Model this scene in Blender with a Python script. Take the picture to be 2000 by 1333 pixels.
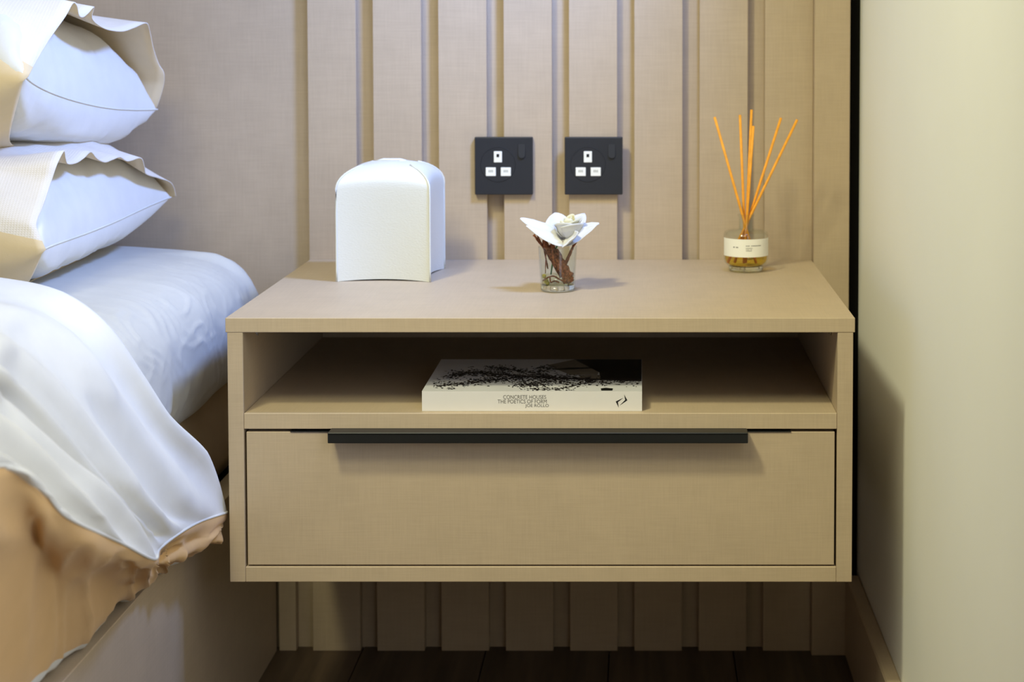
import bpy, bmesh, math, random
from mathutils import Vector, noise

# ------------------------------------------------------------------ camera, world, light, exposure
for o in list(bpy.data.objects):
    bpy.data.objects.remove(o, do_unlink=True)
scene = bpy.context.scene
COL = scene.collection

cam_d = bpy.data.cameras.new('camera')
cam = bpy.data.objects.new('camera', cam_d)
COL.objects.link(cam)
cam.location = (0, -1.9384, 0.9311)
cam.rotation_euler = (math.pi / 2 - 0.04671, 0, 0)
cam_d.sensor_width = 36.0
cam_d.lens = 3220 / 2000 * 36.0
cam_d.shift_x = (1000 - 1251.2) / 2000
cam_d.shift_y = (211.9 - 666.5) / 2000
cam_d.clip_start = 0.02
cam_d.dof.use_dof = True
cam_d.dof.focus_distance = 1.96
cam_d.dof.aperture_fstop = 6.3
scene.camera = cam
scene.cycles.transparent_max_bounces = 32

world = bpy.data.worlds.new('world')
scene.world = world
world.use_nodes = True
world.node_tree.nodes['Background'].inputs[0].default_value = (0.62, 0.74, 1.0, 1)
world.node_tree.nodes['Background'].inputs[1].default_value = 0.6

scene.view_settings.view_transform = 'Standard'
scene.view_settings.look = 'None'
scene.view_settings.gamma = 1.0
scene.view_settings.use_curve_mapping = False
scene.view_settings.exposure = 0.04

# room: right wall x=.325, left wall, front wall behind camera, ceiling
RX, LX, BY, FY, CZ = 0.325, -3.3, 0.5175, -4.2, 2.45
WIN = (-1.90, -0.68, 0.50, 2.20)        # window opening in the right wall (y0, y1, z0, z1)


def area_light(name, loc, rot, sx, sy, power, color, shape='RECTANGLE'):
    l = bpy.data.lights.new(name, 'AREA')
    l.shape = shape
    l.size = sx
    if shape in ('RECTANGLE', 'ELLIPSE'):
        l.size_y = sy
    l.energy = power
    l.color = color
    o = bpy.data.objects.new(name, l)
    o.location = loc
    o.rotation_euler = rot
    COL.objects.link(o)
    return o


# light powers and colours
WIN_POWER, WIN_COLOR = 15.0, (0.86, 0.92, 1.0)
SPOT_POWER, SPOT_COLOR = 128.0, (1.0, 0.96, 0.6)
READ_POWER, READ_COLOR = 66.0, (0.25, 0.42, 1.0)
CEIL_POWER, CEIL_COLOR = 26.0, (1.0, 0.96, 0.6)
SPOT_POS, SPOT_AIM = Vector((-0.78, -1.05, 2.36)), Vector((0.42, 0.50, -0.76))
READ_POS, READ_AIM = Vector((0.17, 0.0, 1.45)), Vector((-0.85, 0.32, -0.48))
CEIL_POS = (-0.6, -1.7)
SPOT_ANGLE, READ_ANGLE = 52.0, 125.0

# daylight entering through the window of the right wall (faces -x)
area_light('window_daylight', (RX + 0.05, (WIN[0] + WIN[1]) / 2, (WIN[2] + WIN[3]) / 2),
           (0, math.pi / 2, 0), WIN[3] - WIN[2], WIN[1] - WIN[0], WIN_POWER, WIN_COLOR)


def spot_light(name, loc, aim, power, color, angle, blend, radius):
    l = bpy.data.lights.new(name, 'SPOT')
    l.energy = power
    l.color = color
    l.spot_size = math.radians(angle)
    l.spot_blend = blend
    l.shadow_soft_size = radius
    o = bpy.data.objects.new(name, l)
    o.location = loc
    o.rotation_euler = aim.to_track_quat('-Z', 'Y').to_euler()
    COL.objects.link(o)
    return o


# ------------------------------------------------------------------ helpers


def srgb(r, g, b):
    f = lambda c: (c / 255) / 12.92 if c / 255 <= 0.04045 else (((c / 255) + 0.055) / 1.055) ** 2.4
    return (f(r), f(g), f(b), 1)


def new_mat(name):
    m = bpy.data.materials.new(name)
    m.use_nodes = True
    nt = m.node_tree
    b = nt.nodes['Principled BSDF']
    return m, nt, b


def N(nt, kind, **kw):
    n = nt.nodes.new(kind)
    for k, v in kw.items():
        if k in n.inputs:
            n.inputs[k].default_value = v
        else:
            setattr(n, k, v)
    return n


def mapped_noise(nt, scale, nscale=1.0, detail=2.0, coord='Object'):
    tc = N(nt, 'ShaderNodeTexCoord')
    mp = N(nt, 'ShaderNodeMapping')
    mp.inputs['Scale'].default_value = scale
    nt.links.new(tc.outputs[coord], mp.inputs['Vector'])
    no = N(nt, 'ShaderNodeTexNoise')
    no.inputs['Scale'].default_value = nscale
    no.inputs['Detail'].default_value = detail
    nt.links.new(mp.outputs[0], no.inputs['Vector'])
    return no.outputs[0]


def math_node(nt, op, a, b=None, c=None):
    n = N(nt, 'ShaderNodeMath')
    n.operation = op
    for i, v in enumerate((a, b, c)):
        if v is None:
            continue
        if isinstance(v, (int, float)):
            n.inputs[i].default_value = v
        else:
            nt.links.new(v, n.inputs[i])
    return n.outputs[0]


def add_bump(nt, b, height, strength=0.2, dist=0.001):
    bp = N(nt, 'ShaderNodeBump')
    bp.inputs['Strength'].default_value = strength
    bp.inputs['Distance'].default_value = dist
    nt.links.new(height, bp.inputs['Height'])
    nt.links.new(bp.outputs[0], b.inputs['Normal'])


def ramp_color(nt, fac, stops):
    r = N(nt, 'ShaderNodeValToRGB')
    el = r.color_ramp.elements
    el[0].position, el[0].color = stops[0]
    el[1].position, el[1].color = stops[-1]
    for p, c in stops[1:-1]:
        e = el.new(p)
        e.color = c
    nt.links.new(fac, r.inputs[0])
    return r.outputs[0]


def mat_plain(name, col, rough=0.5, spec=0.5, metallic=0.0, var=0.05, vscale=60, bump=0.0, bscale=300):
    m, nt, b = new_mat(name)
    n = mapped_noise(nt, (1, 1, 1), vscale, 3)
    lo = tuple(c * (1 - var) for c in col[:3]) + (1,)
    hi = tuple(min(1, c * (1 + var)) for c in col[:3]) + (1,)
    nt.links.new(ramp_color(nt, n, [(0.3, lo), (0.7, hi)]), b.inputs['Base Color'])
    b.inputs['Roughness'].default_value = rough
    b.inputs['Specular IOR Level'].default_value = spec
    b.inputs['Metallic'].default_value = metallic
    if bump:
        add_bump(nt, b, mapped_noise(nt, (1, 1, 1), bscale, 2), bump, 0.0005)
    return m


def mat_linen(name, base, contrast=0.06, rough=0.5):
    """wood-look laminate with a woven linen print: thin threads along each axis"""
    m, nt, b = new_mat(name)
    h = mapped_noise(nt, (24, 24, 620), 1, 3)
    v = mapped_noise(nt, (620, 24, 24), 1, 3)
    d = mapped_noise(nt, (24, 620, 24), 1, 3)
    big = mapped_noise(nt, (5, 5, 5), 1, 2)
    s = math_node(nt, 'ADD', math_node(nt, 'ADD', h, v), d)
    s = math_node(nt, 'MULTIPLY', s, 0.30)
    s = math_node(nt, 'ADD', s, math_node(nt, 'MULTIPLY', big, 0.10))
    lo = tuple(c * (1 - contrast) for c in base[:3]) + (1,)
    hi = tuple(c * (1 + contrast) for c in base[:3]) + (1,)
    nt.links.new(ramp_color(nt, s, [(0.38, lo), (0.62, hi)]), b.inputs['Base Color'])
    b.inputs['Roughness'].default_value = rough
    b.inputs['Specular IOR Level'].default_value = 0.35
    add_bump(nt, b, s, 0.10, 0.0006)
    return m


def mat_cloth(name, base, weave=1400, bump=0.08, waffle=0.0, var=0.03):
    m, nt, b = new_mat(name)
    n = mapped_noise(nt, (1, 1, 1), 25, 3)
    lo = tuple(c * (1 - var) for c in base[:3]) + (1,)
    hi = tuple(min(1, c * (1 + var)) for c in base[:3]) + (1,)
    nt.links.new(ramp_color(nt, n, [(0.3, lo), (0.7, hi)]), b.inputs['Base Color'])
    b.inputs['Roughness'].default_value = 0.9
    b.inputs['Specular IOR Level'].default_value = 0.15
    b.inputs['Sheen Weight'].default_value = 0.15
    fine = mapped_noise(nt, (1, 1, 1), weave, 1)
    if waffle:
        tc = N(nt, 'ShaderNodeTexCoord')
        sep = N(nt, 'ShaderNodeSeparateXYZ')
        nt.links.new(tc.outputs['Object'], sep.inputs[0])
        sx = math_node(nt, 'SINE', math_node(nt, 'MULTIPLY', sep.outputs[0], waffle))
        yz = math_node(nt, 'ADD', sep.outputs[1], sep.outputs[2])
        sy = math_node(nt, 'SINE', math_node(nt, 'MULTIPLY', yz, waffle))
        mx = math_node(nt, 'MAXIMUM', sx, sy)
        hgt = math_node(nt, 'ADD', math_node(nt, 'MULTIPLY', mx, 0.5), math_node(nt, 'MULTIPLY', fine, 0.4))
        add_bump(nt, b, hgt, 0.22, 0.0010)
    else:
        crease = mapped_noise(nt, (18, 18, 18), 1, 4)
        hgt = math_node(nt, 'ADD', math_node(nt, 'MULTIPLY', fine, 0.06), crease)
        add_bump(nt, b, hgt, bump, 0.012)
    return m


def mat_glass_thin(name, tint=(0.96, 0.98, 0.97, 1), rough=0.0, ior=1.45, base_refl=0.0):
    m = bpy.data.materials.new(name)
    m.use_nodes = True
    nt = m.node_tree
    nt.nodes.clear()
    out = N(nt, 'ShaderNodeOutputMaterial')
    tr = N(nt, 'ShaderNodeBsdfTransparent')
    tr.inputs[0].default_value = tint
    gl = N(nt, 'ShaderNodeBsdfGlossy')
    gl.inputs['Roughness'].default_value = rough
    lw = N(nt, 'ShaderNodeLayerWeight')
    lw.inputs['Blend'].default_value = 0.5
    fac = math_node(nt, 'MULTIPLY', math_node(nt, 'POWER', lw.outputs['Facing'], 4.0), 0.55)
    mx = N(nt, 'ShaderNodeMixShader')
    nt.links.new(math_node(nt, 'ADD', fac, 0.035 + base_refl), mx.inputs[0])
    nt.links.new(tr.outputs[0], mx.inputs[1])
    nt.links.new(gl.outputs[0], mx.inputs[2])
    nt.links.new(mx.outputs[0], out.inputs[0])
    return m


def mat_solid_glass(name, col, ior=1.45, rough=0.02):
    m, nt, b = new_mat(name)
    b.inputs['Base Color'].default_value = col
    b.inputs['Roughness'].default_value = rough
    b.inputs['Transmission Weight'].default_value = 1.0
    b.inputs['IOR'].default_value = ior
    return m


M = {}
M['laminate'] = mat_linen('linen_laminate', srgb(180, 161, 137))
M['laminate_edge'] = mat_linen('linen_laminate_edge', srgb(181, 162, 137), 0.06)
M['wall_paint'] = mat_plain('cream_wall_paint', srgb(238, 238, 234), 0.8, 0.2, var=0.01, vscale=6, bump=0.03, bscale=900)
M['white_paint'] = mat_plain('white_ceiling_paint', srgb(228, 226, 220), 0.85, 0.2, var=0.01)
M['room_paint'] = mat_plain('far_wall_paint', srgb(150, 142, 130), 0.85, 0.2, var=0.01)
M['black'] = mat_plain('matt_black_metal', srgb(15, 17, 17), 0.42, 0.5, var=0.08, bump=0.05, bscale=1500)
M['black_plastic'] = mat_plain('charcoal_plastic', srgb(34, 35, 39), 0.5, 0.4, var=0.05)
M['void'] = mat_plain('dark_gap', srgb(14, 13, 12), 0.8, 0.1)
M['socket_white'] = mat_plain('ivory_plastic', srgb(238, 236, 225), 0.4, 0.5, var=0.02)
M['socket_grey'] = mat_plain('socket_slot_grey', srgb(170, 168, 155), 0.6, 0.3)
M['cotton'] = mat_cloth('white_cotton', srgb(224, 222, 217), bump=0.10)
M['sheet'] = mat_cloth('white_sheet_cotton', srgb(198, 195, 186), bump=0.16)
M['waffle'] = mat_cloth('cream_waffle_cotton', srgb(226, 217, 205), waffle=1900)
M['tan'] = mat_cloth('tan_cotton', srgb(222, 200, 162), bump=0.12)
M['tan_duvet'] = mat_cloth('tan_duvet_reverse', srgb(216, 176, 122), bump=0.12)
M['mattress_side'] = mat_cloth('beige_mattress_side', srgb(190, 166, 130), bump=0.1)
M['leather'] = None
M['twig'] = mat_plain('reddish_brown_bark', srgb(120, 72, 48), 0.8, 0.2, var=0.65, vscale=380, bump=0.5, bscale=500)
M['petal'] = mat_cloth('white_petal', srgb(208, 207, 205), bump=0.03)
M['petal_core'] = mat_cloth('cream_petal', srgb(216, 210, 180), bump=0.03)
M['stem_green'] = mat_plain('green_stem', srgb(60, 120, 66), 0.5)
M['leaf_yellow'] = mat_plain('yellow_green_leaf', srgb(176, 165, 52), 0.6)
M['reed'] = mat_plain('amber_reed', srgb(235, 160, 48), 0.55, 0.3, var=0.12, vscale=90)
M['paper'] = mat_plain('off_white_label_paper', srgb(236, 233, 222), 0.7, 0.2, var=0.01)
M['ink'] = mat_plain('grey_ink', srgb(95, 92, 88), 0.8, 0.1)
M['black_ink'] = mat_plain('black_ink', srgb(22, 22, 22), 0.6, 0.2)
M['book_white'] = mat_plain('white_book_cover', srgb(214, 210, 208), 0.45, 0.4, var=0.01)
M['book_cover'] = mat_plain('pale_printed_cover', srgb(206, 206, 212), 0.35, 0.45, var=0.04, vscale=20)
M['page'] = mat_linen('book_pages', srgb(225, 220, 205), 0.08, 0.8)
M['print_tree'] = mat_plain('printed_foliage', srgb(42, 38, 38), 0.4, 0.3, var=0.5, vscale=160)
M['print_dark'] = mat_plain('printed_dark_house', srgb(20, 21, 19), 0.4, 0.3, var=0.5, vscale=60)
M['print_concrete'] = mat_plain('printed_concrete', srgb(128, 120, 108), 0.4, 0.3, var=0.15, vscale=80)
M['chrome'] = mat_plain('steel_fitting', srgb(120, 110, 100), 0.3, 0.5, metallic=0.9)
M['glass'] = mat_glass_thin('clear_glass', (0.955, 0.975, 0.965, 1))
M['glass_base'] = mat_solid_glass('thick_glass_base', (0.93, 0.97, 0.95, 1))
M['water'] = mat_glass_thin('clear_water', (0.95, 0.95, 0.86, 1), ior=1.33)
M['oil'] = mat_glass_thin('amber_oil', (0.97, 0.83, 0.24, 1), ior=1.4)
M['pane'] = mat_glass_thin('window_pane', (0.98, 0.99, 1, 1))
M['lamp_white'] = mat_plain('white_lamp_metal', srgb(235, 235, 230), 0.4, 0.5)


def mat_leather():
    m, nt, b = new_mat('white_grained_leather')
    b.inputs['Base Color'].default_value = srgb(210, 210, 204)
    b.inputs['Roughness'].default_value = 0.5
    tc = N(nt, 'ShaderNodeTexCoord')
    mp = N(nt, 'ShaderNodeMapping')
    mp.inputs['Scale'].default_value = (300, 300, 800)
    nt.links.new(tc.outputs['Object'], mp.inputs['Vector'])
    vo = N(nt, 'ShaderNodeTexVoronoi')
    vo.inputs['Scale'].default_value = 1.0
    nt.links.new(mp.outputs[0], vo.inputs['Vector'])
    add_bump(nt, b, vo.outputs['Distance'], 0.14, 0.001)
    return m


M['leather'] = mat_leather()


def mat_floor():
    m, nt, b = new_mat('dark_oak_floor')
    g = mapped_noise(nt, (60, 4, 60), 1, 4)
    nt.links.new(ramp_color(nt, g, [(0.3, srgb(62, 49, 38)), (0.7, srgb(92, 74, 58))]), b.inputs['Base Color'])
    b.inputs['Roughness'].default_value = 0.45
    add_bump(nt, b, g, 0.1, 0.001)
    return m


M['floor'] = mat_floor()


def thing(name, label, cat, loc=(0, 0, 0), group=None):
    o = bpy.data.objects.new(name, None)
    o.empty_display_size = 0.05
    o.location = loc
    COL.objects.link(o)
    o['label'] = label
    o['category'] = cat
    if group:
        o['group'] = group
    return o


def world_loc(o):
    v = Vector((0, 0, 0))
    while o:
        v += o.location
        o = o.parent
    return v


def obj_from_mesh(name, me, parent=None, loc=None):
    o = bpy.data.objects.new(name, me)
    COL.objects.link(o)
    if parent:
        o.parent = parent
    if loc is not None:
        o.location = loc
    return o


def obj(name, bm, mats, parent=None, smooth=False):
    """bmesh in WORLD coordinates -> mesh object; origin = parent's origin (or own base when top-level)"""
    if not isinstance(mats, (list, tuple)):
        mats = [mats]
    if parent:
        off = world_loc(parent)
        loc = None
    else:
        vs = [v.co for v in bm.verts]
        mn = [min(v[i] for v in vs) for i in range(3)]
        mx = [max(v[i] for v in vs) for i in range(3)]
        off = Vector(((mn[0] + mx[0]) / 2, (mn[1] + mx[1]) / 2, mn[2]))
        loc = off
    bmesh.ops.translate(bm, verts=bm.verts, vec=-off)
    bmesh.ops.recalc_face_normals(bm, faces=bm.faces)
    me = bpy.data.meshes.new(name)
    bm.to_mesh(me)
    bm.free()
    for m in mats:
        me.materials.append(m)
    if smooth:
        for p in me.polygons:
            p.use_smooth = True
    return obj_from_mesh(name, me, parent, loc)


def tag(o, label=None, cat=None, group=None, kind=None):
    for k, v in (('label', label), ('category', cat), ('group', group), ('kind', kind)):
        if v:
            o[k] = v
    return o


def box(bm, x0, x1, y0, y1, z0, z1, bevel=0.0, seg=2):
    r = bmesh.ops.create_cube(bm, size=1)
    for v in r['verts']:
        v.co = Vector((x0 + (v.co.x + .5) * (x1 - x0), y0 + (v.co.y + .5) * (y1 - y0), z0 + (v.co.z + .5) * (z1 - z0)))
    if bevel:
        es = list({e for v in r['verts'] for e in v.link_edges})
        bmesh.ops.bevel(bm, geom=es, offset=bevel, segments=seg, profile=0.5, affect='EDGES')
    return bm


def bx(*a, **k):
    return box(bmesh.new(), *a, **k)


def tube(bm, pts, radii, seg=10, cap=True):
    pts = [Vector(p) for p in pts]
    if isinstance(radii, (int, float)):
        radii = [radii] * len(pts)
    rings = []
    for i, p in enumerate(pts):
        t = (pts[min(i + 1, len(pts) - 1)] - pts[max(i - 1, 0)]).normalized()
        a = t.cross(Vector((0, 0, 1)))
        if a.length < 1e-3:
            a = t.cross(Vector((1, 0, 0)))
        a.normalize()
        b = t.cross(a)
        rings.append([bm.verts.new(p + (a * math.cos(q) + b * math.sin(q)) * radii[i])
                      for q in [2 * math.pi * k / seg for k in range(seg)]])
    for r0, r1 in zip(rings, rings[1:]):
        for k in range(seg):
            bm.faces.new((r0[k], r0[(k + 1) % seg], r1[(k + 1) % seg], r1[k]))
    if cap:
        bm.faces.new(rings[0][::-1])
        bm.faces.new(rings[-1])
    return bm


def lathe(bm, prof, cx, cy, z0, seg=48, close=False):
    """prof: list of (r, z)"""
    rings = []
    for r, z in prof:
        if r < 1e-6:
            rings.append([bm.verts.new((cx, cy, z0 + z))])
        else:
            rings.append([bm.verts.new((cx + r * math.cos(2 * math.pi * k / seg), cy + r * math.sin(2 * math.pi * k / seg), z0 + z))
                          for k in range(seg)])
    for a, b in zip(rings, rings[1:]):
        for k in range(seg):
            k2 = (k + 1) % seg
            if len(a) == 1 and len(b) == 1:
                continue
            if len(a) == 1:
                bm.faces.new((a[0], b[k2], b[k]))
            elif len(b) == 1:
                bm.faces.new((a[k], a[k2], b[0]))
            else:
                bm.faces.new((a[k], a[k2], b[k2], b[k]))
    return bm


def poly(bm, pts):
    return bm.faces.new([bm.verts.new(p) for p in pts])


def catmull(pts, n):
    """dense Catmull-Rom through the points, n samples per span"""
    P = [Vector(p) for p in pts]
    P = [P[0] * 2 - P[1]] + P + [P[-1] * 2 - P[-2]]
    out = []
    for i in range(1, len(P) - 2):
        p0, p1, p2, p3 = P[i - 1:i + 3]
        for k in range(n):
            t = k / n
            out.append(0.5 * ((2 * p1) + (p2 - p0) * t + (2 * p0 - 5 * p1 + 4 * p2 - p3) * t * t + (3 * p1 - p0 - 3 * p2 + p3) * t ** 3))
    out.append(P[-2].copy())
    return out


def grid_mesh(rows, matfn=None, closed=False):
    bm = bmesh.new()
    V = [[bm.verts.new(p) for p in r] for r in rows]
    nc = len(V[0])
    for i in range(len(V) - 1):
        for j in range(nc if closed else nc - 1):
            j2 = (j + 1) % nc
            try:
                f = bm.faces.new((V[i][j], V[i][j2], V[i + 1][j2], V[i + 1][j]))
                if matfn:
                    f.material_index = matfn(i, j)
            except ValueError:
                pass
    return bm


def displace_rows(rows, fn):
    """move every point of a grid along its local normal by fn(point, i, j)"""
    out = []
    R, Cn = len(rows), len(rows[0])
    for i in range(R):
        o = []
        for j in range(Cn):
            a = rows[min(i + 1, R - 1)][j] - rows[max(i - 1, 0)][j]
            b = rows[i][min(j + 1, Cn - 1)] - rows[i][max(j - 1, 0)]
            n = a.cross(b)
            n = n.normalized() if n.length > 1e-12 else Vector((0, 0, 1))
            o.append(rows[i][j] + n * fn(rows[i][j], i, j))
        out.append(o)
    return out


def ridge(p, k=3.0):
    return max(0.0, 1 - abs(noise.noise(p)) * 2.2) ** k


# ------------------------------------------------------------------ the room
def struct(name, bm, mat, label=None, smooth=False):
    o = obj(name, bm, mat, None, smooth)
    o['kind'] = 'structure'
    if label:
        o['label'] = label
    return o


# floor: sub floor + planks running to the back wall
fl = struct('floor', bx(LX, RX, FY, BY + .02, -0.06, -0.012), M['void'], 'dark brown plank floor under the floating nightstand')
px = RX
n = 0
while px > LX + 0.01:
    x0 = max(LX, px - 0.186)
    o = obj('plank', bx(x0 + 0.0008, px - 0.0008, FY, BY, -0.012, 0.0, 0.0008, 1), M['floor'], fl)
    px -= 0.186

ceil = struct('ceiling', bx(LX, RX + .1, FY, BY + .1, CZ, CZ + 0.1), M['white_paint'])
struct('wall_left', bx(LX - .1, LX, FY, BY + .1, 0, CZ), M['room_paint'])
struct('wall_front', bx(LX - .1, RX + .1, FY - .1, FY, 0, CZ), M['room_paint'])

# back wall: recessed linen backing with vertical slats proud of it
wb = struct('wall_back', bx(LX, RX + .1, BY, BY + 0.1, -0.06, CZ), M['laminate'], 'linen-textured greige panelled wall with vertical slats')
SL0, PITCH, SLW = -0.4925, 0.0966, 0.0715
for k in range(8):
    x = SL0 + PITCH * k
    obj('slat', bx(x, x + SLW, 0.4995, BY, 0.0, CZ, 0.0006, 1), M['laminate'], wb)
obj('end_panel', bx(0.2553, 0.3075, 0.4815, BY, 0.0, CZ, 0.0006, 1), M['laminate'], wb)

obj('gap_shade_strip', bx(0.3075, RX, 0.5045, BY, 0.0, CZ), M['void'], wb)  # near-black strip: the shade of the corner gap put in as colour

# right wall with a window opening nearer the viewer
bm = bmesh.new()
y0, y1, z0, z1 = WIN
box(bm, RX, RX + .1, y1, BY + .1, 0, CZ)
box(bm, RX, RX + .1, FY, y0, 0, CZ)
box(bm, RX, RX + .1, y0, y1, 0, z0)
box(bm, RX, RX + .1, y0, y1, z1, CZ)
struct('wall_right', bm, M['wall_paint'], 'smooth cream painted side wall right of the nightstand')
bm = bmesh.new()
for (a, b_, c, d) in ((y0, y0 + .05, z0, z1), (y1 - .05, y1, z0, z1), (y0, y1, z0, z0 + .05), (y0, y1, z1 - .05, z1)):
    box(bm, RX + .07, RX + .1, a, b_, c, d)
wf = struct('window_1', bm, M['lamp_white'])
obj('pane', bx(RX + .082, RX + .086, y0 + .05, y1 - .05, z0 + .05, z1 - .05), M['pane'], wf)

# baseboard along the right wall
struct('baseboard_right', bx(RX - 0.02, RX, FY, 0.481, 0, 0.122, 0.002, 1), M['laminate'], 'low greige baseboard along the cream side wall')

# lamps, all above or beside the frame
lx, ly = CEIL_POS
t = thing('ceiling_fill_lamp', 'round white fill lamp added on the ceiling out of view', 'lamp', (lx, ly, CZ))  # unseen lamp, added for warm overall fill
obj('lamp_body', lathe(bmesh.new(), [(0, 0), (.44, 0), (.44, -.05), (.42, -.05), (.42, -.045), (0, -.045)], lx, ly, CZ), M['lamp_white'], t)
area_light('ceiling_fill_light', (lx, ly, CZ - 0.055), (0, 0, 0), 0.80, 0.80, CEIL_POWER, CEIL_COLOR, 'DISK')


def lamp_can(parent, pos, aim, r, length):
    """open cylindrical lamp head around a spot light, mouth towards aim"""
    a = aim.normalized()
    bm = bmesh.new()
    tube(bm, [pos - a * length, pos - a * length * .9, pos + a * 0.012], [r * .8, r, r], 24, cap=False)
    tube(bm, [pos - a * (length + .002), pos - a * length], [r * .3, r * .8], 24, cap=True)
    o = obj('lamp_head', bm, M['lamp_white'], parent, True)
    return o


t = thing('spotlight', 'white adjustable ceiling spotlight aimed at the nightstand corner', 'spotlight', (SPOT_POS.x, SPOT_POS.y, CZ))
obj('ceiling_rose', lathe(bmesh.new(), [(0, 0), (.05, 0), (.05, -.015), (0, -.015)], SPOT_POS.x, SPOT_POS.y, CZ), M['lamp_white'], t)
lamp_can(t, SPOT_POS, SPOT_AIM, 0.13, 0.07)
spot_light('spotlight_light', SPOT_POS, SPOT_AIM, SPOT_POWER, SPOT_COLOR, SPOT_ANGLE, 1.0, 0.12)

t = thing('reading_lamp', 'white swing-arm reading lamp on the slatted wall above the nightstand', 'lamp', (READ_POS.x, 0.4815, READ_POS.z))
obj('wall_plate', bx(READ_POS.x - .03, READ_POS.x + .03, 0.4865, 0.4995, READ_POS.z - .03, READ_POS.z + .09, 0.002), M['lamp_white'], t)
obj('arm', tube(bmesh.new(), [(READ_POS.x, 0.488, READ_POS.z + .06), (READ_POS.x, READ_POS.y + .03, READ_POS.z + .06), READ_POS - READ_AIM.normalized() * .05], .006, 10), M['lamp_white'], t, True)
lamp_can(t, READ_POS, READ_AIM, 0.09, 0.06)
spot_light('reading_lamp_light', READ_POS, READ_AIM, READ_POWER, READ_COLOR, READ_ANGLE, 1.0, 0.08)

# ------------------------------------------------------------------ nightstand
NX0, NX1, ND = -0.4920, 0.2540, 0.4995
ns = thing('floating_nightstand', 'wide greige linen-laminate floating nightstand with open shelf and one drawer', 'nightstand', (-0.119, 0.25, 0.2742))
obj('top_panel', bx(NX0, NX1, 0, ND, 0.5745, 0.5920, 0.0007, 1), M['laminate_edge'], ns)
obj('side_panel', bx(NX0 + .002, NX0 + .0205, 0.0005, ND, 0.2742, 0.5745, 0.0006, 1), M['laminate'], ns)
obj('side_panel', bx(NX1 - .0205, NX1 - .002, 0.0005, ND, 0.2742, 0.5745, 0.0006, 1), M['laminate'], ns)
obj('shelf', bx(NX0 + .0207, NX1 - .0207, 0.001, ND, 0.4587, 0.4777, 0.0006, 1), M['laminate_edge'], ns)
obj('bottom_panel', bx(NX0 + .0207, NX1 - .0207, 0.0008, ND, 0.2742, 0.2925, 0.0006, 1), M['laminate_edge'], ns)
obj('back_panel', bx(NX0 + .0207, NX1 - .0207, ND - .012, ND, 0.2925, 0.5745), M['laminate'], ns)
for k in range(7):
    x = SL0 + PITCH * k + SLW
    obj('groove_light_block', bx(x + .0005, x + PITCH - SLW - .0005, ND, BY - .0005, 0.5450, 0.5740), M['laminate'], ns)  # added blocks that stop lamp light running down the slat grooves
dr = obj('drawer', bx(-0.4690, 0.2310, 0.0025, 0.0205, 0.2943, 0.4550, 0.0006, 1), M['laminate'], ns)
bm = bmesh.new()
box(bm, -0.452, 0.214, 0.022, 0.44, 0.302, 0.43)
obj('drawer_box', bm, M['void'], dr)
# edge pull: fixing strip on the drawer's top edge and a bar that folds forward and down
bm = bmesh.new()
box(bm, -0.4165, 0.1787, 0.0012, 0.0200, 0.4550, 0.4562)
box(bm, -0.3679, 0.1263, -0.0215, 0.0022, 0.4567, 0.4597, 0.0008, 1)
box(bm, -0.3679, 0.1263, -0.0215, -0.0185, 0.4470, 0.4590, 0.0009, 2)
obj('handle', bm, M['black'], dr)
for x in (-0.4570, 0.2260):
    bm = bmesh.new()
    tube(bm, [(x, 0.012, 0.5745), (x, 0.012, 0.5712)], 0.0022, 10)
    tube(bm, [(x, 0.012, 0.5712), (x + .001, 0.012, 0.5690)], [0.0016, 0.0008], 10)
    obj('shelf_fitting', bm, M['chrome'], ns)

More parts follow.
